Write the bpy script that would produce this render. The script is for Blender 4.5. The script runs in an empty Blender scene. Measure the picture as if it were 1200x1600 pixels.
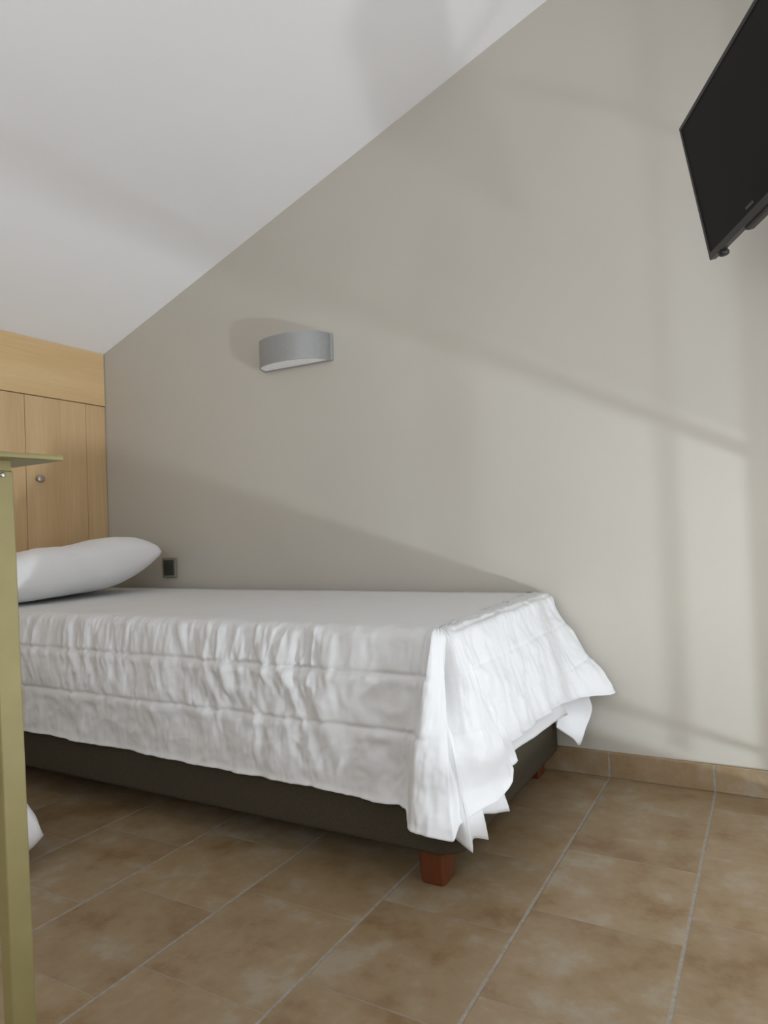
import bpy, bmesh, math, zlib, base64
import numpy as np
from mathutils import Matrix, Vector

# ------------------------------------------------------------------ camera
C = bpy.context.scene.collection
sc = bpy.context.scene
cam_d = bpy.data.cameras.new('camera')
cam = bpy.data.objects.new('camera', cam_d)
C.objects.link(cam)
sc.camera = cam
cam_d.sensor_fit = 'VERTICAL'
cam_d.sensor_height = 32.0
cam_d.sensor_width = 24.0
cam_d.lens = 32.0 * 1083.0 / 1600.0
cam_d.clip_start = 0.02
_right = Vector((0.8721892, 0.48769346, -0.03796168))
_down = Vector((-0.04483293, 0.00241831, -0.99899157))
_fwd = Vector((-0.48710985, 0.87301159, 0.02397395))
M = Matrix.Identity(4)
for i in range(3):
    M[i][0] = _right[i]
    M[i][1] = -_down[i]
    M[i][2] = -_fwd[i]
M[2][3] = 0.8
cam.matrix_world = M

# ------------------------------------------------------------------ view, sky, daylight
sc.view_settings.view_transform = 'Standard'
sc.view_settings.look = 'None'
sc.view_settings.gamma = 1.0
sc.view_settings.use_curve_mapping = False
sc.view_settings.exposure = 0.0

w = bpy.data.worlds.new('daylight')
sc.world = w
w.use_nodes = True
wn = w.node_tree.nodes
wl = w.node_tree.links
wn.clear()
w_out = wn.new('ShaderNodeOutputWorld')
w_bg = wn.new('ShaderNodeBackground')
w_tc = wn.new('ShaderNodeTexCoord')
w_sep = wn.new('ShaderNodeSeparateXYZ')
w_map = wn.new('ShaderNodeMapRange')
w_ramp = wn.new('ShaderNodeValToRGB')
wl.new(w_tc.outputs['Generated'], w_sep.inputs[0])
wl.new(w_sep.outputs['Z'], w_map.inputs['Value'])
w_map.inputs['From Min'].default_value = -1
w_map.inputs['From Max'].default_value = 1
wl.new(w_map.outputs[0], w_ramp.inputs[0])
w_ramp.color_ramp.elements[0].position = 0.42
w_ramp.color_ramp.elements[0].color = (1.22, 1.25, 1.32, 1)      # sunlit terrace
w_ramp.color_ramp.elements[1].position = 0.56
w_ramp.color_ramp.elements[1].color = (0.93, 0.96, 1.0, 1)      # hazy sky
wl.new(w_ramp.outputs[0], w_bg.inputs['Color'])
w_side = wn.new('ShaderNodeMapRange')          # dimming added towards the glazed door, to cut daylight on the bed foot
w_side.inputs['From Min'].default_value = -0.2
w_side.inputs['From Max'].default_value = 0.8
w_side.inputs['To Min'].default_value = 3.02
w_side.inputs['To Max'].default_value = 3.02 * 0.45
wl.new(w_sep.outputs['X'], w_side.inputs['Value'])
wl.new(w_side.outputs[0], w_bg.inputs['Strength'])
wl.new(w_bg.outputs[0], w_out.inputs[0])

# sun thrown back up from the bright terrace outside, low through the glazed door
ld = bpy.data.lights.new('terrace_reflection', 'AREA')
ld.shape = 'DISK'
ld.size = 0.22
ld.energy = 74.0
ld.color = (0.91, 1.0, 1.09)
lo = bpy.data.objects.new('terrace_reflection', ld)
C.objects.link(lo)
lo.location = (3.0, 0.33, -0.58)
lo.rotation_euler = (Vector((-0.8, 2.1, 0.8)) - Vector(lo.location)).to_track_quat('-Z', 'Y').to_euler()


# ------------------------------------------------------------------ node helpers
def s2l(c):
    return tuple(((v / 255.0) / 12.92 if v / 255.0 <= 0.04045 else ((v / 255.0 + 0.055) / 1.055) ** 2.4) for v in c) + (1.0,)

class NT:
    def __init__(self, name, rough=0.6, metal=0.0, spec=0.5):
        self.m = bpy.data.materials.new(name)
        self.m.use_nodes = True
        self.t = self.m.node_tree
        self.b = self.t.nodes['Principled BSDF']
        self.b.inputs['Roughness'].default_value = rough
        self.b.inputs['Metallic'].default_value = metal
        self.b.inputs['Specular IOR Level'].default_value = spec
    def n(self, kind, **kw):
        x = self.t.nodes.new(kind)
        for k, v in kw.items():
            setattr(x, k, v)
        return x
    def l(self, a, b):
        self.t.links.new(a, b)
    def coord(self):
        return self.n('ShaderNodeTexCoord').outputs['Object']
    def mapping(self, vec, scale):
        mp = self.n('ShaderNodeMapping')
        mp.inputs['Scale'].default_value = scale
        self.l(vec, mp.inputs['Vector'])
        return mp.outputs[0]
    def noise(self, vec, scale, detail=4.0, rough=0.5):
        x = self.n('ShaderNodeTexNoise')
        x.inputs['Scale'].default_value = scale
        x.inputs['Detail'].default_value = detail
        x.inputs['Roughness'].default_value = rough
        self.l(vec, x.inputs['Vector'])
        return x.outputs['Fac']
    def ramp(self, fac, stops):
        r = self.n('ShaderNodeValToRGB')
        e = r.color_ramp.elements
        while len(e) < len(stops):
            e.new(0.5)
        for q, (p, c) in zip(e, stops):
            q.position = p
            q.color = c
        self.l(fac, r.inputs[0])
        return r.outputs[0]
    def math(self, op, a, b=None, c=None):
        x = self.n('ShaderNodeMath', operation=op)
        for i, v in enumerate((a, b, c)):
            if v is None:
                continue
            if isinstance(v, (int, float)):
                x.inputs[i].default_value = v
            else:
                self.l(v, x.inputs[i])
        return x.outputs[0]
    def mix(self, fac, a, b, blend='MIX'):
        x = self.n('ShaderNodeMix', data_type='RGBA', blend_type=blend)
        for sock, v in ((x.inputs[0], fac), (x.inputs[6], a), (x.inputs[7], b)):
            if isinstance(v, (int, float)):
                sock.default_value = v
            elif isinstance(v, tuple):
                sock.default_value = v
            else:
                self.l(v, sock)
        return x.outputs[2]
    def base(self, sock):
        if isinstance(sock, tuple):
            self.b.inputs['Base Color'].default_value = sock
        else:
            self.l(sock, self.b.inputs['Base Color'])
    def bump(self, h, strength=0.3, dist=0.002):
        x = self.n('ShaderNodeBump')
        x.inputs['Strength'].default_value = strength
        x.inputs['Distance'].default_value = dist
        self.l(h, x.inputs['Height'])
        self.l(x.outputs[0], self.b.inputs['Normal'])

def paint(name, col, rough=0.75, var=0.03, bump=0.12):
    k = NT(name, rough, spec=0.3)
    v = k.coord()
    f = k.noise(v, 1.6, 3)
    lo_ = tuple(c * (1 - var) for c in col[:3]) + (1,)
    hi_ = tuple(min(1, c * (1 + var)) for c in col[:3]) + (1,)
    k.base(k.ramp(f, [(0.3, lo_), (0.7, hi_)]))
    k.bump(k.noise(v, 260, 3), bump, 0.0012)
    return k.m

def wood(name, dark, light, axis='Z', rough=0.42):
    k = NT(name, rough, spec=0.4)
    v = k.coord()
    sc_ = {'Z': (38, 38, 1.6), 'Y': (38, 1.6, 38), 'X': (1.6, 38, 38)}[axis]
    sb = {'Z': (7, 7, 0.55), 'Y': (7, 0.55, 7), 'X': (0.55, 7, 7)}[axis]
    f1 = k.noise(k.mapping(v, sc_), 3.0, 5, 0.6)
    f2 = k.noise(k.mapping(v, sb), 1.6, 3, 0.5)
    f = k.math('ADD', k.math('MULTIPLY', f1, 0.45), k.math('MULTIPLY', f2, 0.55))
    k.base(k.ramp(f, [(0.32, dark), (0.68, light)]))
    k.bump(f1, 0.06, 0.0008)
    return k.m

def plain(name, col, rough=0.5, metal=0.0, spec=0.5, grain=0.05, scale=60):
    k = NT(name, rough, metal, spec)
    f = k.noise(k.coord(), scale, 3)
    k.base(k.ramp(f, [(0.3, tuple(c * (1 - grain) for c in col[:3]) + (1,)), (0.7, tuple(min(1, c * (1 + grain)) for c in col[:3]) + (1,))]))
    return k.m

def cotton(name, col, rough=0.62):
    k = NT(name, rough, spec=0.35)
    v = k.coord()
    f = k.noise(v, 9, 4)
    k.base(k.ramp(f, [(0.3, tuple(c * 0.97 for c in col[:3]) + (1,)), (0.7, col)]))
    k.b.inputs['Sheen Weight'].default_value = 0.15
    k.b.inputs['Sheen Roughness'].default_value = 0.4
    k.bump(k.noise(k.mapping(v, (1, 1, 0.6)), 75, 5, 0.6), 0.18, 0.003)
    return k.m

def tile(name, skirting=False):
    k = NT(name, 0.42, spec=0.4)
    geo = k.n('ShaderNodeNewGeometry').outputs['Position']
    sp = k.n('ShaderNodeSeparateXYZ')
    k.l(geo, sp.inputs[0])
    X, Y, Z = sp.outputs
    P = 0.2965
    u = k.math('DIVIDE', k.math('ADD', X, 0.4735), P)
    col = k.math('FLOOR', u)
    fu = k.math('SUBTRACT', u, col)
    du = k.math('MULTIPLY', k.math('SUBTRACT', 0.5, k.math('ABSOLUTE', k.math('SUBTRACT', fu, 0.5))), P)
    wob = k.math('MULTIPLY', k.math('SUBTRACT', k.noise(geo, 45, 2), 0.5), 0.003)
    du = k.math('ADD', du, wob)
    mu = k.n('ShaderNodeMapRange')
    mu.inputs['From Min'].default_value = 0.0022
    mu.inputs['From Max'].default_value = 0.0042
    mu.inputs['To Min'].default_value = 1
    mu.inputs['To Max'].default_value = 0
    k.l(du, mu.inputs['Value'])
    joint = mu.outputs[0]
    if not skirting:
        v = k.math('DIVIDE', k.math('SUBTRACT', Y, k.math('ADD', k.math('MULTIPLY', col, P / 3), 1.406)), P)
        row = k.math('FLOOR', v)
        fv = k.math('SUBTRACT', v, row)
        dv = k.math('MULTIPLY', k.math('SUBTRACT', 0.5, k.math('ABSOLUTE', k.math('SUBTRACT', fv, 0.5))), P)
        dv = k.math('ADD', dv, wob)
        mv = k.n('ShaderNodeMapRange')
        mv.inputs['From Min'].default_value = 0.0010
        mv.inputs['From Max'].default_value = 0.0026
        mv.inputs['To Min'].default_value = 0.42
        mv.inputs['To Max'].default_value = 0
        k.l(dv, mv.inputs['Value'])
        joint = k.math('MAXIMUM', joint, mv.outputs[0])
    else:
        row = 0.0
    # each tile a slightly different shade
    cmb = k.n('ShaderNodeCombineXYZ')
    k.l(col, cmb.inputs[0])
    if not skirting:
        k.l(row, cmb.inputs[1])
    wn_ = k.n('ShaderNodeTexWhiteNoise', noise_dimensions='3D')
    k.l(cmb.outputs[0], wn_.inputs['Vector'])
    add = k.n('ShaderNodeVectorMath', operation='MULTIPLY_ADD')
    k.l(wn_.outputs['Color'], add.inputs[0])
    add.inputs[1].default_value = (7, 7, 7)
    k.l(geo, add.inputs[2])
    f1 = k.noise(add.outputs[0], 7.0, 5, 0.6)
    f2 = k.noise(add.outputs[0], 26.0, 4, 0.6)
    f = k.math('ADD', k.math('MULTIPLY', f1, 0.7), k.math('MULTIPLY', f2, 0.3))
    c = k.ramp(f, [(0.36, (0.215, 0.130, 0.062, 1)), (0.46, (0.275, 0.190, 0.102, 1)), (0.54, (0.300, 0.218, 0.128, 1)), (0.63, (0.335, 0.275, 0.195, 1))])
    shade = k.math('ADD', 0.94, k.math('MULTIPLY', wn_.outputs['Value'], 0.12))
    sh = k.n('ShaderNodeCombineXYZ')
    for i in range(3):
        k.l(shade, sh.inputs[i])
    c = k.mix(1.0, c, sh.outputs[0], 'MULTIPLY')
    grout = k.ramp(k.noise(geo, 90, 3), [(0.3, (0.25, 0.22, 0.18, 1)), (0.7, (0.35, 0.315, 0.265, 1))])
    k.base(k.mix(joint, c, grout))
    k.l(k.math('ADD', 0.36, k.math('MULTIPLY', k.math('MAXIMUM', joint, k.math('MULTIPLY', f2, 0.3)), 0.4)), k.b.inputs['Roughness'])
    hh = k.math('SUBTRACT', k.math('MULTIPLY', f2, 0.25), joint)
    k.bump(hh, 0.35, 0.0025)
    return k.m

# ------------------------------------------------------------------ mesh helpers
def link(name, bm, mat, parent=None, smooth=False):
    me = bpy.data.meshes.new(name)
    bmesh.ops.recalc_face_normals(bm, faces=bm.faces)
    bm.to_mesh(me)
    bm.free()
    o = bpy.data.objects.new(name, me)
    C.objects.link(o)
    me.materials.append(mat)
    if smooth:
        for p in me.polygons:
            p.use_smooth = True
    if parent is not None:
        o.parent = parent
    return o

def add_box(bm, x0, x1, y0, y1, z0, z1, bev=0.0, seg=2, mat=None):
    t = bmesh.new()
    bmesh.ops.create_cube(t, size=1)
    for v in t.verts:
        v.co = ((x0 + x1) / 2 + v.co.x * (x1 - x0), (y0 + y1) / 2 + v.co.y * (y1 - y0), (z0 + z1) / 2 + v.co.z * (z1 - z0))
    if bev:
        bmesh.ops.bevel(t, geom=list(t.edges), offset=bev, segments=seg, profile=0.5, affect='EDGES')
    if mat is not None:
        t.transform(mat)
    tmp = bpy.data.meshes.new('tmp')
    t.to_mesh(tmp)
    t.free()
    bm.from_mesh(tmp)
    bpy.data.meshes.remove(tmp)

def box(name, dims, mat, parent=None, bev=0.0, seg=2, tm=None):
    bm = bmesh.new()
    add_box(bm, *dims, bev=bev, seg=seg, mat=tm)
    return link(name, bm, mat, parent)

def prism(bm, pts, axis, a, b):
    """extrude a closed outline given in the two other axes from a to b along axis"""
    def mk(p, t):
        if axis == 'X':
            return (t, p[0], p[1])
        if axis == 'Y':
            return (p[0], t, p[1])
        return (p[0], p[1], t)
    lo_ = [bm.verts.new(mk(p, a)) for p in pts]
    hi_ = [bm.verts.new(mk(p, b)) for p in pts]
    n = len(pts)
    bm.faces.new(lo_)
    bm.faces.new(hi_)
    for i in range(n):
        bm.faces.new((lo_[i], lo_[(i + 1) % n], hi_[(i + 1) % n], hi_[i]))

def lathe(bm, prof, n=28, tm=None):
    """prof: list of (r, h); axis is local Z"""
    rings = []
    for r, h in prof:
        ring = []
        for i in range(n):
            a = 2 * math.pi * i / n
            co = Vector((r * math.cos(a), r * math.sin(a), h))
            ring.append(bm.verts.new(tm @ co if tm else co))
        rings.append(ring)
    for q in range(len(rings) - 1):
        for i in range(n):
            bm.faces.new((rings[q][i], rings[q][(i + 1) % n], rings[q + 1][(i + 1) % n], rings[q + 1][i]))
    bm.faces.new(rings[0])
    bm.faces.new(rings[-1])

def thing(name, label, cat, loc=(0, 0, 0), rot=(0, 0, 0)):
    o = bpy.data.objects.new(name, None)
    C.objects.link(o)
    o.empty_display_size = 0.05
    o.location = loc
    o.rotation_euler = rot
    o['label'] = label
    o['category'] = cat
    return o

def tag(o, label, cat):
    o['label'] = label
    o['category'] = cat
    return o

def structure(o):
    o['kind'] = 'structure'
    return o

def local(bm, root):
    bm.transform(Matrix.Translation(root.location).inverted())

# ------------------------------------------------------------------ smooth noise on arrays
def vnoise(x, y, seed=0):
    xi = np.floor(x).astype(np.int64)
    yi = np.floor(y).astype(np.int64)
    fx = x - xi
    fy = y - yi
    fx = fx * fx * (3 - 2 * fx)
    fy = fy * fy * (3 - 2 * fy)
    def h(a, b):
        n = (a * 374761393 + b * 668265263 + seed * 1442695041) & 0x7fffffff
        n = ((n ^ (n >> 13)) * 1274126177) & 0x7fffffff
        n = n ^ (n >> 16)
        return (n & 0xffff) / 65535.0
    a = h(xi, yi)
    b = h(xi + 1, yi)
    c = h(xi, yi + 1)
    d = h(xi + 1, yi + 1)
    return (a * (1 - fx) + b * fx) * (1 - fy) + (c * (1 - fx) + d * fx) * fy - 0.5

def fbm(x, y, seed=0, oct_=3):
    r = 0
    amp = 1.0
    for o in range(oct_):
        r = r + amp * vnoise(x * 2 ** o + 13.7 * o, y * 2 ** o - 7.1 * o, seed + o)
        amp *= 0.5
    return r

def grid_normals(g):
    du = np.gradient(g, axis=1)
    dv = np.gradient(g, axis=0)
    n = np.cross(du, dv)
    return n / (np.linalg.norm(n, axis=2, keepdims=True) + 1e-12)

def sheet_mesh(name, g, mat, thick, parent=None):
    """a closed cloth of real thickness from a grid of points"""
    n = grid_normals(g)
    if n[-3, 10, 2] < 0:
        n = -n
    ny, nx = g.shape[:2]
    lower = g - n * thick
    vs = np.concatenate([g.reshape(-1, 3), lower.reshape(-1, 3)], 0)
    N = ny * nx
    idx = np.arange(N).reshape(ny, nx)
    a = idx[:-1, :-1].ravel()
    b = idx[:-1, 1:].ravel()
    c = idx[1:, 1:].ravel()
    d = idx[1:, :-1].ravel()
    top = np.stack([a, b, c, d], 1)
    bot = np.stack([d, c, b, a], 1) + N
    rim = []
    loop = list(idx[0, :]) + list(idx[1:, -1]) + list(idx[-1, -2::-1]) + list(idx[-2:0:-1, 0])
    for i in range(len(loop)):
        p, q = loop[i], loop[(i + 1) % len(loop)]
        rim.append((q, p, p + N, q + N))
    faces = np.concatenate([top, bot, np.array(rim)], 0)
    me = bpy.data.meshes.new(name)
    me.from_pydata(vs.tolist(), [], faces.tolist())
    me.update()
    for p in me.polygons:
        p.use_smooth = True
    o = bpy.data.objects.new(name, me)
    C.objects.link(o)
    me.materials.append(mat)
    if parent is not None:
        o.parent = parent
    return o

def ss(e0, e1, x):
    t = np.clip((x - e0) / (e1 - e0), 0, 1)
    return t * t * (3 - 2 * t)

def spline(ts, ps, t):
    """monotone-ish cubic through the points ps at parameters ts"""
    ts = np.asarray(ts, float)
    ps = np.asarray(ps, float)
    m = np.zeros_like(ps)
    h = np.diff(ts)
    dl = np.diff(ps, axis=0) / h[:, None]
    m[0], m[-1] = dl[0], dl[-1]
    for i in range(1, len(ts) - 1):
        l, r = dl[i - 1], dl[i]
        same = l * r > 0
        m[i] = np.where(same, 2 * l * r / np.where(same, l + r, 1), 0)
    k = np.clip(np.searchsorted(ts, t, side='right') - 1, 0, len(ts) - 2)
    x = ((t - ts[k]) / h[k])[:, None]
    hk = h[k][:, None]
    return (ps[k] * (1 + 2 * x) * (1 - x) ** 2 + m[k] * hk * x * (1 - x) ** 2 + ps[k + 1] * x * x * (3 - 2 * x) + m[k + 1] * hk * x * x * (x - 1))

def drape(edge, hem, n_per, top_z, R, n_top, n_skirt, ins=0.0):
    """cloth lying on the bed and hanging over its front and foot.
    edge: list of (t, x, y) of the mattress rim; hem: list of (t, x, y, z) of the hanging border, in one shared parameter t"""
    ts = np.unique(np.concatenate([np.linspace(a, b, n, endpoint=False) for (a, b, n) in n_per] + [np.array([n_per[-1][1]])]))
    E = spline([e[0] for e in edge], [e[1:] for e in edge], ts)
    H = spline([e[0] for e in hem], [e[1:] for e in hem], ts)
    tg = np.gradient(E, ts, axis=0)
    tg /= np.linalg.norm(tg, axis=1, keepdims=True) + 1e-9
    out = np.stack([tg[:, 1], -tg[:, 0]], 1)                 # points away from the bed
    rows = []
    # rim rounded with radius R
    I = E - out * R
    xq = I[:, 0].copy()
    yq = np.full_like(xq, WY - 0.03)
    xq = np.where(xq > -1.0, -1.0 + (xq + 1.0) * 0.9, xq)
    Q = np.stack([xq, yq], 1)
    for i in range(n_top):
        f = (i / n_top) ** 0.8
        p = Q * (1 - f) + I * f
        rows.append(np.concatenate([p, np.full((len(ts), 1), top_z)], 1))
    na = 9
    th = math.radians(72)
    for i in range(na):
        a = th * i / na
        rows.append(np.concatenate([I + out * (R * math.sin(a)), np.full((len(ts), 1), top_z - R * (1 - math.cos(a)))], 1))
    S = np.concatenate([I + out * (R * math.sin(th)), np.full((len(ts), 1), top_z - R * (1 - math.cos(th)))], 1)
    dirn = np.concatenate([out * math.cos(th), np.full((len(ts), 1), -math.sin(th))], 1)
    D = np.linalg.norm(H - S, axis=1, keepdims=True)
    c1 = S + dirn * D * 0.30
    c2 = H + np.array([0, 0, 1.0]) * D * 0.28 + (S - H) * np.array([1, 1, 0]) * 0.22
    for i in range(n_skirt + 1):
        f = i / n_skirt
        rows.append(S * (1 - f) ** 3 + 3 * c1 * f * (1 - f) ** 2 + 3 * c2 * f * f * (1 - f) + H * f ** 3)
    g = np.array(rows)[::-1]                                  # hem first
    seg = np.linalg.norm(np.diff(g, axis=0), axis=2)
    fromhem = np.concatenate([np.zeros((1, len(ts))), np.cumsum(seg, 0)], 0)
    k = n_skirt + na
    over = fromhem[k][None, :] - fromhem                      # distance over the rim (negative on top)
    return g, over, np.broadcast_to(ts[None, :], over.shape)

# ------------------------------------------------------------------ materials
M_wall = paint('beige_wall_paint', (0.53, 0.50, 0.435, 1))
M_ceil = paint('white_ceiling_paint', (0.93, 0.93, 0.935, 1), var=0.015)
M_tile = tile('ochre_floor_tile')
M_skirt = tile('ochre_skirting_tile', skirting=True)
M_beech = wood('beech_veneer', s2l((200, 166, 122)), s2l((218, 188, 145)), 'Z')
M_beech_h = wood('beech_veneer_across', s2l((212, 178, 128)), s2l((226, 196, 148)), 'Y')
M_carc = plain('dark_cabinet_inside', (0.10, 0.065, 0.035, 1), 0.7)
M_leg = wood('reddish_stained_wood', (0.085, 0.022, 0.007, 1), (0.155, 0.043, 0.013, 1), 'Z', 0.4)
M_basefab = plain('olive_brown_upholstery', (0.060, 0.049, 0.032, 1), 0.9, spec=0.2, grain=0.12, scale=220)
M_matt = cotton('mattress_ticking', (0.7, 0.7, 0.7, 1))
M_cover = cotton('white_quilted_cotton', (0.735, 0.735, 0.73, 1))
M_sheet = cotton('white_sheet_cotton', (0.74, 0.74, 0.74, 1), 0.7)
M_pillow = cotton('white_pillowcase_cotton', (0.90, 0.90, 0.91, 1), 0.65)
M_gold = plain('gold_painted_metal', (0.38, 0.335, 0.15, 1), 0.42, 0.35, grain=0.06, scale=14)
M_goldgrey = plain('grey_metal_underside', (0.36, 0.36, 0.34, 1), 0.5, 0.3)
M_screw = plain('bright_steel', (0.75, 0.75, 0.73, 1), 0.25, 0.9)
M_silver = plain('satin_silver_metal', (0.34, 0.345, 0.335, 1), 0.45, 0.35, grain=0.03)
M_opal = plain('opal_diffuser', (0.95, 0.95, 0.95, 1), 0.35)
M_black = plain('black_plastic', (0.010, 0.010, 0.009, 1), 0.4)
M_bezel = plain('black_gloss_bezel', (0.013, 0.013, 0.012, 1), 0.38)
M_screen = plain('dark_display_panel', (0.006, 0.006, 0.006, 1), 0.6, spec=0.2, grain=0.02)
M_badge = plain('grey_lettering', (0.10, 0.10, 0.10, 1), 0.4, 0.3)
M_chrome = plain('brushed_chrome', (0.52, 0.47, 0.44, 1), 0.3, 0.9)
M_sock = plain('grey_socket_frame', (0.30, 0.29, 0.25, 1), 0.4, 0.35)
M_sockin = plain('dark_socket_insert', (0.055, 0.055, 0.04, 1), 0.5)
M_frame = plain('white_painted_door_frame', (0.75, 0.75, 0.74, 1), 0.45)

# ------------------------------------------------------------------ the room
WY = 2.236            # side wall
HX = -2.744           # wardrobe front
FX = 0.22             # wall with the glazed door
def zc(x):            # sloping ceiling
    return 1.684 + 0.3778 * (x - HX)

structure(box('floor', (-3.32, 0.15, -0.9, WY + 0.12, -0.08, 0.0), M_tile))
structure(box('trim_1', (0.15, FX + 0.06, -0.9, WY + 0.12, -0.12, -0.045), M_tile))      # unseen lower door sill, added and dropped so the low light passes

bm = bmesh.new()
prism(bm, [(-3.32, 0.0), (FX + 0.16, 0.0), (FX + 0.16, zc(FX + 0.16)), (-3.32, zc(-3.32))], 'Y', WY, WY + 0.12)
structure(link('wall_right', bm, M_wall))

bm = bmesh.new()
prism(bm, [(-3.44, zc(-3.44)), (FX + 0.16, zc(FX + 0.16)), (FX + 0.16, zc(FX + 0.16) + 0.12), (-3.44, zc(-3.44) + 0.12)], 'Y', -0.9, WY + 0.12)
structure(link('ceiling', bm, M_ceil))

bm = bmesh.new()
prism(bm, [(-3.44, -0.08), (-3.32, -0.08), (-3.32, zc(-3.32)), (-3.44, zc(-3.44))], 'Y', -0.9, WY + 0.12)
structure(link('wall_head', bm, M_wall))

# foot wall: full-height glazed door between two piers
DY0, DY1, DZ = 0.55, 2.063, 2.05
FT = FX + 0.06
bm = bmesh.new()
for (y0, y1, z0) in ((-0.15, DY0, -0.08), (DY1, WY, -0.08), (DY0, DY1, DZ), (-0.9, -0.15, DZ)):
    prism(bm, [(FX, z0), (FT, z0), (FT, zc(FT)), (FX, zc(FX))], 'Y', y0, y1)
prism(bm, [(FX, -0.08), (FT, -0.08), (FT, 0.85), (FX, 0.85)], 'Y', -0.9, -0.15)
structure(link('wall_foot', bm, M_wall))

bm = bmesh.new()
for (z0, z1) in ((0.052, 0.067), (0.815, 0.845), (DZ - 0.05, DZ)):
    add_box(bm, FX + 0.015, FX + 0.045, DY0, DY1, z0, z1, 0.003)
for (y0, y1) in ((DY0, DY0 + 0.03), (DY1 - 0.012, DY1), (1.930, 1.938), (1.648, 1.656)):
    add_box(bm, FX + 0.015, FX + 0.045, y0, y1, 0.0, DZ, 0.003)
d1 = structure(link('door_1', bm, M_frame))

# unseen window added for side light; back wall's wide opening shaped for fill light
bm = bmesh.new()
for (y0, y1) in ((-0.9, -0.86), (-0.15 - 0.04, -0.15)):
    add_box(bm, FX + 0.01, FX + 0.05, y0, y1, 0.85, DZ, 0.003)
add_box(bm, FX + 0.01, FX + 0.05, -0.86, -0.15 - 0.04, 0.85, 0.89, 0.003)
add_box(bm, FX + 0.01, FX + 0.05, -0.86, -0.15 - 0.04, DZ - 0.04, DZ, 0.003)
structure(link('added_window_1', bm, M_frame))
bm = bmesh.new()
prism(bm, [(-3.44, -0.08), (-2.0, -0.08), (-2.0, zc(-2.0)), (-3.44, zc(-3.44))], 'Y', -1.0, -0.9)
prism(bm, [(-2.0, 2.15), (FT, 2.15), (FT, zc(FT)), (-2.0, zc(-2.0))], 'Y', -1.0, -0.9)
prism(bm, [(-2.0, -0.08), (FT, -0.08), (FT, 0.85), (-2.0, 0.85)], 'Y', -1.0, -0.9)
structure(link('wall_back', bm, M_wall))

# unseen diffusing sheet added to dim and soften light through the upper door
k = NT('added_diffuser', 0.9)
tr = k.n('ShaderNodeBsdfTransparent')
tr.inputs[0].default_value = (1, 1, 1, 1)
tl = k.n('ShaderNodeBsdfTranslucent')
tl.inputs[0].default_value = (0.35, 0.35, 0.35, 1)
mx = k.n('ShaderNodeMixShader')
mx.inputs[0].default_value = 0.6
k.l(tr.outputs[0], mx.inputs[1])
k.l(tl.outputs[0], mx.inputs[2])
k.l(mx.outputs[0], k.t.nodes['Material Output'].inputs['Surface'])
bm = bmesh.new()
yy = np.linspace(DY0 + 0.005, DY1 - 0.005, 90)
ring = [(FX + 0.075 + 0.0006 * math.sin(i * 0.9), y) for i, y in enumerate(yy)]
v0 = [bm.verts.new((x, y, 0.84)) for x, y in ring]
v1 = [bm.verts.new((x, y, DZ - 0.02)) for x, y in ring]
for i in range(len(ring) - 1):
    bm.faces.new((v0[i], v0[i + 1], v1[i + 1], v1[i]))
link('added_diffuser', bm, k.m, d1, True)

# tiled skirting along the side wall
bm = bmesh.new()
add_box(bm, HX + 0.02, FX, WY - 0.011, WY + 0.01, 0.0, 0.0785, 0.0025)
structure(link('baseboard_right', bm, M_skirt))

# ------------------------------------------------------------------ built-in wardrobe at the head end
wd = thing('wardrobe', 'built-in beech wardrobe under the sloping ceiling behind the pillow end of the bed', 'wardrobe', (HX, 1.3, 0))
def wpart(name, dims, mat, bev=0.0, parent=wd):
    bm = bmesh.new()
    add_box(bm, *dims, bev=bev)
    bm.transform(Matrix.Translation((-HX, -1.3, 0)))
    return link(name, bm, mat, parent)
T = 0.019
YE = WY - 0.003
bm = bmesh.new()
prism(bm, [(-3.30, 0.0), (HX - T - 0.002, 0.0), (HX - T - 0.002, zc(HX - T - 0.002) - 0.004), (-3.30, zc(-3.30) - 0.004)], 'Y', -0.35, YE)
bm.transform(Matrix.Translation((-HX, -1.3, 0)))
link('carcass', bm, M_carc, wd)
wpart('fascia_panel', (HX - T, HX, -0.35, YE, 1.4325, zc(HX) - 0.003), M_beech_h, 0.001)
wpart('filler_panel', (HX - T - 0.002, HX - 0.0025, 2.1265, YE, 0.06, 1.4285), M_beech, 0.001)
wpart('plinth', (HX - T - 0.012, HX - 0.03, -0.35, YE, 0.0, 0.058), M_beech)
edges = [2.1245, 1.8235, 1.5225, 1.2215, 0.9205, 0.6195, 0.3185, 0.0175, -0.2835]
for i in range(len(edges) - 1):
    y1, y0 = edges[i] - 0.0012, edges[i + 1] + 0.0012
    dr = wpart('door', (HX - T, HX, y0, y1, 0.06, 1.4285), M_beech, 0.0012)
    ky = y0 + 0.051
    bm = bmesh.new()
    tm = Matrix.Translation((0.0, ky - 1.3, 1.069)) @ Matrix.Rotation(math.pi / 2, 4, 'Y')
    lathe(bm, [(0.010, 0.0), (0.008, 0.006), (0.0075, 0.012), (0.0125, 0.016), (0.0165, 0.020), (0.0165, 0.024), (0.0125, 0.0275), (0.006, 0.0285)], 28, tm)
    link('knob', bm, M_chrome, dr, smooth=True)

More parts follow.
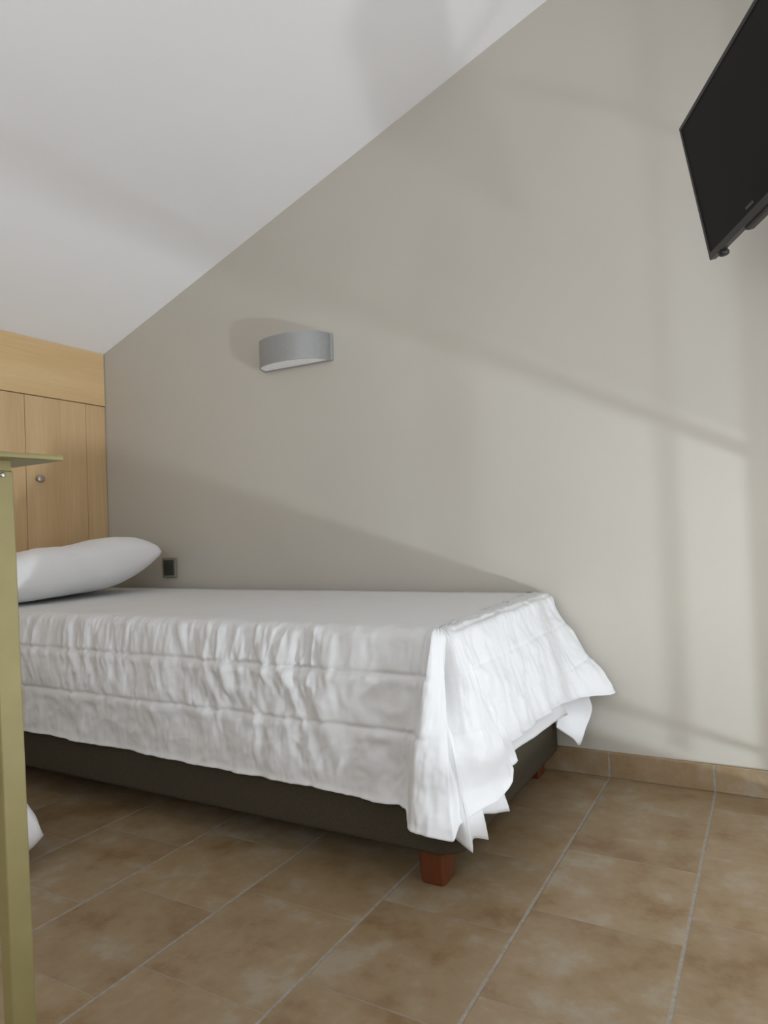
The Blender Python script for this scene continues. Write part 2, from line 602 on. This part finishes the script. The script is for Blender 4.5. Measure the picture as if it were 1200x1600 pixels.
# ------------------------------------------------------------------ bed
bed = thing('bed', 'single box-spring bed with olive brown base on short reddish wooden legs along the side wall', 'bed', (-1.68, 1.8, 0))
def bpart(name, bm, mat, smooth=False):
    bm.transform(Matrix.Translation((1.68, -1.8, 0)))
    return link(name, bm, mat, bed, smooth)
bm = bmesh.new()
pts = []
for (qx, qy, a0) in ((-0.622, 2.214, 0), (-2.725, 2.214, 90), (-2.725, 1.384, 180), (-0.622, 1.384, 270)):
    rr = 0.036
    ox = qx - rr if qx > -1 else qx + rr
    oy = qy - rr if qy > 2 else qy + rr
    for i in range(9):
        a = math.radians(a0 + 90 * i / 8)
        pts.append((ox + rr * math.cos(a), oy + rr * math.sin(a)))
prism(bm, pts, 'Z', 0.083, 0.335)
bmesh.ops.bevel(bm, geom=[e for e in bm.edges if abs(e.verts[0].co.z - e.verts[1].co.z) < 1e-6], offset=0.010, segments=3, profile=0.5, affect='EDGES')
o = bpart('base', bm, M_basefab, True)
for (lx, ly) in ((-0.697, 1.436), (-0.697, 2.156), (-2.66, 1.436), (-2.66, 2.156)):
    bm = bmesh.new()
    t, b_ = 0.0345, 0.029
    prof = [(b_ - 0.003, 0.0), (b_, 0.004), (t, 0.086)]
    rings = []
    for r, z in prof:
        c_ = 0.006
        ring = [bm.verts.new((lx + sx * x_, ly + sy * y_, z)) for (sx, sy, x_, y_) in
                ((1, 1, r, r - c_), (1, 1, r - c_, r), (-1, 1, r - c_, r), (-1, 1, r, r - c_), (-1, -1, r, r - c_), (-1, -1, r - c_, r), (1, -1, r - c_, r), (1, -1, r, r - c_))]
        rings.append(ring)
    for q in range(2):
        for i in range(8):
            bm.faces.new((rings[q][i], rings[q][(i + 1) % 8], rings[q + 1][(i + 1) % 8], rings[q + 1][i]))
    bm.faces.new(rings[0])
    bm.faces.new(rings[-1])
    bpart('leg', bm, M_leg)
bm = bmesh.new()
add_box(bm, -2.72, -0.645, 1.40, 2.205, 0.336, 0.552, 0.03, 5)
bpart('mattress', bm, M_matt, True)

# ------------------------------------------------------------------ bed linen
def rim(x_foot, y_front, r):
    """mattress outline seen from above; t runs 0..2 along the front, 2..3 round the corner, 3..4 along the foot"""
    e = [(0.0, -2.722, y_front), (1.0, -1.68, y_front), (1.7, -0.95, y_front), (2.0, x_foot - r, y_front)]
    for i in range(1, 8):
        a = math.pi / 2 * i / 8
        e.append((2.0 + i / 8, x_foot - r + r * math.sin(a), y_front + r - r * math.cos(a)))
    e += [(3.0, x_foot, y_front + r), (3.35, x_foot, 1.70), (3.7, x_foot, 1.98), (4.0, x_foot, 2.212)]
    return e

g, over, tt = drape(rim(-0.640, 1.402, 0.05), [(0.0, -2.722, 1.39, 0.40), (1.7, -0.95, 1.39, 0.40), (1.95, -0.72, 1.384, 0.26), (2.1, -0.67, 1.375, 0.17), (2.22, -0.62, 1.362, 0.135), (2.32, -0.580, 1.372, 0.108), (2.42, -0.588, 1.400, 0.125), (2.52, -0.572, 1.450, 0.106), (2.56, -0.574, 1.455, 0.112), (2.64, -0.590, 1.47, 0.15), (2.74, -0.575, 1.51, 0.140), (2.84, -0.553, 1.538, 0.139), (2.90, -0.580, 1.545, 0.17), (2.96, -0.605, 1.58, 0.20), (3.04, -0.595, 1.62, 0.200),
    (3.12, -0.572, 1.672, 0.212), (3.14, -0.590, 1.69, 0.226), (3.3, -0.580, 1.84, 0.222), (3.45, -0.568, 1.95, 0.226), (3.6, -0.545, 2.05, 0.235), (3.65, -0.580, 2.06, 0.215), (3.72, -0.585, 2.07, 0.185), (3.8, -0.548, 2.10, 0.145), (3.84, -0.533, 2.11, 0.125), (3.9, -0.515, 2.14, 0.18), (3.95, -0.500, 2.16, 0.23), (4.0, -0.52, 2.19, 0.26)], [(0.0, 1.7, 12), (1.7, 2.0, 30), (2.0, 3.0, 90), (3.0, 4.0, 110)], 0.560, 0.03, 8, 40)
nn = grid_normals(g)
if nn[-3, 10, 2] < 0:
    nn = -nn
amp = ss(0.0, 0.1, over)
g = g + nn * (amp * (0.004 * fbm(tt * 14, over * 9, 5, 3) - 0.004))[..., None]
o = sheet_mesh('bed_sheet', g, M_sheet, 0.0012)
tag(o, 'plain white sheet hanging out below the quilted bedspread at the foot of the bed', 'sheet')

g, over, tt = drape(rim(-0.618, 1.380, 0.05), [(0.0, -2.722, 1.366, 0.212), (0.5, -2.20, 1.364, 0.206), (1.0, -1.68, 1.366, 0.200), (1.4, -1.25, 1.362, 0.193), (1.7, -0.95, 1.363, 0.189), (1.85, -0.81, 1.358, 0.186), (1.95, -0.745, 1.350, 0.190),
    (2.05, -0.712, 1.336, 0.172), (2.15, -0.690, 1.324, 0.158), (2.27, -0.651, 1.318, 0.154), (2.38, -0.606, 1.324, 0.147), (2.44, -0.598, 1.350, 0.166), (2.54, -0.596, 1.400, 0.170), (2.66, -0.588, 1.460, 0.178), (2.78, -0.570, 1.525, 0.188),
    (2.86, -0.558, 1.560, 0.203), (2.92, -0.560, 1.575, 0.222), (3.0, -0.585, 1.580, 0.245), (3.08, -0.592, 1.605, 0.258), (3.2, -0.588, 1.68, 0.262), (3.4, -0.574, 1.82, 0.266), (3.6, -0.560, 1.97, 0.270), (3.75, -0.535, 2.07, 0.272), (3.88, -0.495, 2.14, 0.270), (3.96, -0.453, 2.188, 0.267), (4.0, -0.447, 2.205, 0.268)], [(0.0, 1.7, 620), (1.7, 2.0, 60), (2.0, 3.0, 110), (3.0, 4.0, 140)], 0.5745, 0.036, 26, 110)
x_, y_ = g[..., 0], g[..., 1]
# running lengths along the rim, in metres
aa = np.where(tt < 2.0, np.interp(tt, [0, 1, 1.7, 2], [0, 1.042, 1.772, 2.054]), np.where(tt < 3.0, 2.054 + (tt - 2) * 0.30, 2.354 + (tt - 3) * 0.80))
wfront = 1 - ss(1.97, 2.25, tt)
wfoot = ss(2.7, 3.1, tt)
wcor = np.clip(1 - wfront - wfoot, 0, 1)
hang = ss(0.0, 0.045, over)
warp = 0.02 * fbm(aa * 6, over * 6, 3)
wind = 0.55 + 0.8 * ss(-0.3, 0.35, fbm(aa * 4.2, over * 3.0, 8, 2))
g1 = fbm((aa + warp) * 34, over * 6, 11, 3)
g2 = fbm((aa + warp - 0.25 * over) * 21, over * 7, 21, 3)
g3 = fbm((aa + 0.45 * over) * 15 + 30 * warp, (over - 0.3 * aa) * 12, 31, 3)
band1 = 1 - ss(0.11, 0.15, over)
band3 = ss(0.22, 0.27, over)
def crease(a):                       # sharp-crested folds
    return 0.32 - np.abs(a) * 1.5
c1 = crease(fbm((aa + 0.6 * warp) * 17, over * 3.5, 15, 2))
c2 = crease(fbm((aa + warp - 0.35 * over) * 12, over * 5 + 2, 25, 3))
c3 = crease(fbm((aa + 0.7 * over) * 9, (over - 0.5 * aa) * 8, 35, 3))
pk = 1.35 * (c1 * 0.0062 * (0.25 + 0.75 * band1) + c2 * 0.0062 * (1 - band1) * (1 - 0.6 * band3) + c3 * 0.0070 * (1 - band1) + g1 * (0.35 + 0.65 * band1) * 0.0105 + g2 * 0.0115 * (1 - 0.7 * band3) + g3 * 0.0135 * (0.3 + 0.7 * (1 - band1)))
d = hang * wfront * pk * wind
t1 = fbm((aa + warp) * 26, over * 6, 41, 3)
t2 = fbm(aa * 13, over * 13, 51, 3)
d = d + hang * (wfoot * 1.3 * (t1 * 0.0055 + t2 * 0.0085) + wcor * ss(0.02, 0.2, over) * (fbm(tt * 12, over * 7, 55, 3) * 0.007 + fbm(tt * 7, over * 22, 56, 3) * 0.006))
# two soft ridges at the corner with a deep fold between them
mid = ss(0.0, 0.16, over)
low = 1 - 0.75 * ss(0.24, 0.42, over)
d = d - 0.034 * mid * low * np.exp(-((tt - 2.47) / 0.085) ** 2)
d = d + 0.016 * mid * np.exp(-((tt - 2.72) / 0.11) ** 2)
d = d + 0.012 * mid * np.exp(-((tt - 2.20) / 0.12) ** 2)
d = d + 0.020 * ss(0.0, 0.07, over) * (1 - 0.75 * ss(0.26, 0.42, over)) * np.exp(-((tt - 2.13) / 0.10) ** 2)
d = d - 0.012 * mid * 0.5 * np.exp(-((tt - 1.955) / 0.07) ** 2)
# crinkles where the quilt turns over the rim
d = d + 0.0045 * fbm(aa * 48, over * 22, 61, 3) * ss(-0.05, -0.01, over) * (1 - ss(0.02, 0.07, over))
# slight rumpling on top
top = 1 - ss(-0.06, 0.0, over)
d = d + top * (0.0018 * fbm(x_ * 9, y_ * 9, 71, 3) + 0.0012 * fbm(x_ * 3 + y_ * 20, y_ * 2, 77, 2))
# stitched rows pull the quilt in
for s0 in (0.125, 0.252):
    wv = 0.004 * fbm(aa * 10, aa * 0, 81, 2)
    d = d - 0.0065 * np.exp(-((over - s0 + wv) / 0.0055) ** 2) * (1 - wcor * 0.7 - wfoot * 0.75)
    d = d + 0.0040 * np.exp(-((over - s0 - 0.018) / 0.012) ** 2) * wfront * (0.6 + fbm((aa + warp) * 30, over * 3, 83, 2))
d = d - 0.004 * np.exp(-((over - 0.022 + 0.004 * fbm(aa * 10, aa * 0, 85, 2)) / 0.004) ** 2) * wfoot
# rolled hem
d = d + 0.0035 * np.exp(-((over - over[0:1]) / 0.008) ** 2)
nn = grid_normals(g)
if nn[-5, 100, 2] < 0:
    nn = -nn
for _ in range(3):
    p = np.pad(nn, ((1, 1), (1, 1), (0, 0)), 'edge')
    nn = (p[:-2, 1:-1] + p[2:, 1:-1] + p[1:-1, :-2] + p[1:-1, 2:] + 2 * nn) / 6
g = g + nn * d[..., None]
g[..., 1] = np.minimum(g[..., 1], WY - 0.002)
o = sheet_mesh('bedspread', g, M_cover, 0.0025)
tag(o, 'white quilted bedspread with puckered stitching draped over the bed', 'bedspread')

# ------------------------------------------------------------------ pillows
def pillow_grid(L, W, H, seed, n=56, sag=0.0):
    """closed pillow surface: returns top and bottom grids (local, L along y, W along x)"""
    a = np.linspace(-1, 1, n)
    U, V = np.meshgrid(a, a)
    # pinch the sides in between the corners
    x = W / 2 * U * (1 - 0.07 * (1 - V ** 2) * np.abs(U) ** 3 * 0.9)
    y = L / 2 * V * (1 - 0.06 * (1 - U ** 2) * np.abs(V) ** 3 * 0.9)
    prof = np.clip((1 - np.abs(U) ** 3.0) * (1 - np.abs(V) ** 3.6), 0, 1) ** 0.46
    ripple = fbm(x * 9 + 5, y * 9, seed, 3) * 0.008 * prof
    edge = ss(0.55, 0.95, np.maximum(np.abs(U), np.abs(V)))
    ripple = ripple + edge * prof * 0.010 * fbm(np.arctan2(V, U) * 7, 0 * U, seed + 4, 2)
    ripple = ripple + prof * 0.010 * (0.3 - np.abs(fbm(x * 5 + 2 * y, y * 4, seed + 17, 3)) * 1.6)
    zt = H / 2 * np.clip((1 - np.abs(U) ** 3.4) * (1 - np.abs(V) ** 6.0), 0, 1) ** 0.40 + ripple
    zb = -H / 2 * prof + 0.8 * fbm(x * 8, y * 8 + 9, seed + 9, 3) * 0.012 * prof
    return x, y, zt, zb

def pillow(name, L, W, H, seed, tm, floor_z, mat):
    x, y, zt, zb = pillow_grid(L, W, H, seed)
    n = x.shape[0]
    top = np.stack([x, y, zt], 2).reshape(-1, 3)
    bot = np.stack([x, y, zb], 2).reshape(-1, 3)
    A = np.array(tm.to_3x3())
    tr = np.array(tm.translation)
    top = top @ A.T + tr
    bot = bot @ A.T + tr
    def settle(p):                       # the underside flattens softly on what carries it
        z = p[:, 2] - floor_z
        z = np.where(z < 0.02, 0.02 * np.exp(np.minimum((z - 0.02) / 0.02, 0)), z)
        p[:, 2] = floor_z + z
        return p
    top = settle(top)
    bot = settle(bot)
    idx = np.arange(n * n).reshape(n, n)
    a, b, c, d_ = idx[:-1, :-1].ravel(), idx[:-1, 1:].ravel(), idx[1:, 1:].ravel(), idx[1:, :-1].ravel()
    f = np.concatenate([np.stack([a, b, c, d_], 1), np.stack([d_, c, b, a], 1) + n * n], 0)
    me = bpy.data.meshes.new(name)
    me.from_pydata(np.concatenate([top, bot], 0).tolist(), [], f.tolist())
    bm = bmesh.new()
    bm.from_mesh(me)
    bmesh.ops.remove_doubles(bm, verts=bm.verts, dist=0.0004)
    bm.to_mesh(me)
    bm.free()
    for p in me.polygons:
        p.use_smooth = True
    o = bpy.data.objects.new(name, me)
    C.objects.link(o)
    me.materials.append(mat)
    return o

tm = Matrix.Translation((-2.47, 1.74, 0.671)) @ Matrix.Rotation(math.radians(0), 4, 'Z') @ Matrix.Rotation(math.radians(6), 4, 'X') @ Matrix.Rotation(math.radians(-8), 4, 'Y')
o = pillow('pillow', 0.72, 0.47, 0.205, 7, tm, 0.5815, M_pillow)
tag(o, 'plump white pillow lying on the bedspread at the wardrobe end', 'pillow')
tm = Matrix.Translation((-1.862, 0.972, 0.085)) @ Matrix.Rotation(math.radians(65), 4, 'Z')
o = pillow('cushion', 0.42, 0.42, 0.20, 19, tm, 0.0005, M_pillow)
tag(o, 'white cushion on the floor partly hidden behind the gold post', 'cushion')

# ------------------------------------------------------------------ wall lamp
wlamp = thing('wall_lamp', 'half-round satin silver wall lamp with white diffuser mounted above the bed', 'lamp', (-1.6115, WY, 1.507))
def lpart(name, bm, mat, smooth=False):
    return link(name, bm, mat, wlamp, smooth)
A_, D_, H_ = 0.158, 0.104, 0.053
def arc(a, d, n=36):
    return [(a * math.cos(math.pi * i / n), -d * math.sin(math.pi * i / n) ** 0.8 - 0.012) for i in range(n + 1)]
bm = bmesh.new()
add_box(bm, -0.168, 0.168, -0.013, 0.0, -H_, H_, 0.003)
lpart('back_plate', bm, M_silver)
bm = bmesh.new()                       # open half-round band
outer = arc(A_, D_)
inner = arc(A_ - 0.0035, D_ - 0.0035)
vo0 = [bm.verts.new((x, y, -H_)) for x, y in outer]
vo1 = [bm.verts.new((x, y, H_)) for x, y in outer]
vi0 = [bm.verts.new((x, y, -H_)) for x, y in inner]
vi1 = [bm.verts.new((x, y, H_)) for x, y in inner]
for i in range(len(outer) - 1):
    for a, b in ((vo0, vo1), (vi1, vi0), (vi0, vo0), (vo1, vi1)):
        bm.faces.new((a[i], a[i + 1], b[i + 1], b[i]))
lpart('shade', bm, M_silver, False)
for z0, z1 in ((-H_ + 0.003, -H_ + 0.006), (H_ - 0.006, H_ - 0.003)):
    bm = bmesh.new()
    prism(bm, arc(A_ - 0.005, D_ - 0.005), 'Z', z0, z1)
    lpart('diffuser', bm, M_opal)
for x in (-0.05, 0.05):
    bm = bmesh.new()
    lathe(bm, [(0.008, -0.03), (0.014, -0.02), (0.014, 0.02), (0.008, 0.03)], 16, Matrix.Translation((x, -0.05, 0)))
    lpart('bulb', bm, M_opal, True)

# ------------------------------------------------------------------ wall socket
so = thing('wall_socket', 'square grey wall socket with dark insert just above the bed behind the pillow', 'socket', (-2.349, WY, 0.663))
bm = bmesh.new()
add_box(bm, -0.042, 0.042, -0.010, 0.0, -0.044, 0.044, 0.004, 3)
fr = link('frame', bm, M_sock, so)
bm = bmesh.new()
add_box(bm, -0.031, 0.031, -0.0125, -0.008, -0.034, 0.034, 0.002)
ins = link('insert', bm, M_sockin, so)
bm = bmesh.new()
lathe(bm, [(0.019, 0.0), (0.019, 0.002), (0.0165, 0.002), (0.0165, 0.0008)], 32, Matrix.Translation((0, -0.0125, 0)) @ Matrix.Rotation(math.pi / 2, 4, 'X'))
link('plug_recess', bm, M_sockin, ins)

# ------------------------------------------------------------------ television on a swing arm
P0 = Vector((-0.105, 1.93, 1.446))                       # lower corner next to the wall
Wv = Vector((0.405, -0.914, 0.0)).normalized()
Hv = Vector((-0.150, -0.086, 0.985))
Hv = (Hv - Wv * Hv.dot(Wv)).normalized()
Nv = Hv.cross(Wv).normalized()
if Nv.x > 0:
    Nv = -Nv
TW, TH = 0.64, 0.3475
TVM = Matrix.Identity(4)
for i in range(3):
    TVM[i][0], TVM[i][1], TVM[i][2], TVM[i][3] = Wv[i], Hv[i], Nv[i], P0[i]
tv = thing('television', 'black flat-screen television tilted down on an arm from the side wall', 'television')
tv.matrix_world = TVM
def tpart(name, mat, *boxes, bev=0.002, parent=tv):
    bm = bmesh.new()
    for b in boxes:
        add_box(bm, *b, bev=bev)
    return link(name, bm, mat, parent)
b1, b2 = 0.010, 0.016
body = tpart('cabinet', M_black, (0.003, TW - 0.003, 0.003, TH - 0.003, -0.022, -0.002), (0.10, TW - 0.10, 0.05, TH - 0.09, -0.048, -0.02), bev=0.004)
bm = bmesh.new()
for b in ((0, TW, 0, b2, -0.014, 0.002), (0, TW, TH - b1, TH, -0.014, 0.002), (0, b1, b2, TH - b1, -0.014, 0.002), (TW - b1, TW, b2, TH - b1, -0.014, 0.002)):
    add_box(bm, *b, bev=0.001)
bz = link('bezel', bm, M_bezel, tv)
tpart('screen', M_screen, (b1 - 0.001, TW - b1 + 0.001, b2 - 0.001, TH - b1 + 0.001, -0.004, 0.0), bev=0)
bm = bmesh.new()
lathe(bm, [(0.009, -0.008), (0.0125, -0.005), (0.0125, 0.002), (0.010, 0.006)], 24, Matrix.Translation((0.052, -0.003, -0.012)) @ Matrix.Rotation(-math.pi / 2, 4, 'X'))
tpart_knob = link('control_knob', bm, M_black, tv, smooth=True)
tpart('speaker_housing', M_black, (0.185, TW - 0.185, -0.008, 0.012, -0.028, -0.006), bev=0.006)
# small maker's lettering, low on the bezel
bm = bmesh.new()
for i in range(5):
    x0 = 0.225 + i * 0.0075
    add_box(bm, x0, x0 + 0.0055, 0.026, 0.0315, 0.0001, 0.0006)
link('badge', bm, M_badge, bz)
# arm to the side wall, out of the photograph to the right
cx_ = P0 + Wv * (TW * 0.5) + Hv * (TH * 0.5) - Nv * 0.05
bm = bmesh.new()
def bar(p, q, r):
    d_ = (q - p)
    m_ = d_.to_track_quat('Z', 'Y').to_matrix().to_4x4()
    m_.translation = (p + q) / 2
    L_ = d_.length / 2
    lathe(bm, [(r, -L_), (r, L_)], 16, m_)
el = Vector((0.235, 1.92, cx_.z))
bar(cx_, el, 0.012)
bar(el, Vector((0.17, WY - 0.012, cx_.z)), 0.012)
lathe(bm, [(0.017, -0.03), (0.017, 0.03)], 16, Matrix.Translation(el))
bm.transform(TVM.inverted())
link('wall_arm', bm, M_black, tv)
bm = bmesh.new()
add_box(bm, 0.13, 0.21, WY - 0.015, WY, cx_.z - 0.08, cx_.z + 0.08, 0.003)
bm.transform(TVM.inverted())
link('wall_plate', bm, M_black, tv)

# ------------------------------------------------------------------ gold metal stand at the left edge
st = thing('metal_stand', 'gold-painted metal post with a flat rounded top plate in the left foreground', 'stand', (-0.949, 0.610, 0), (0.013, -0.0084, 0))
def spart(name, dims, mat, bev=0.002, seg=3, parent=st):
    bm = bmesh.new()
    add_box(bm, *dims, bev=bev, seg=seg)
    return link(name, bm, mat, parent)
post = spart('post', (-0.022, 0.0, -0.0175, 0.0175, 0.0, 0.904), M_gold, 0.0022)
bk = spart('bracket', (-0.020, -0.003, -0.014, 0.0165, 0.903, 0.9195), M_gold, 0.001)
bm = bmesh.new()
lathe(bm, [(0.0038, 0.0), (0.0038, 0.0012), (0.0022, 0.0022)], 18, Matrix.Translation((0.0, 0.001, 0.8975)) @ Matrix.Rotation(math.pi / 2, 4, 'Y'))
link('screw', bm, M_screw, post, True)
spart('foot', (-0.16, 0.06, -0.024, 0.024, 0.0, 0.012), M_gold)
spart('top_plate', (-0.12, 0.03, -0.16, 0.080, 0.919, 0.928), M_gold, 0.003)
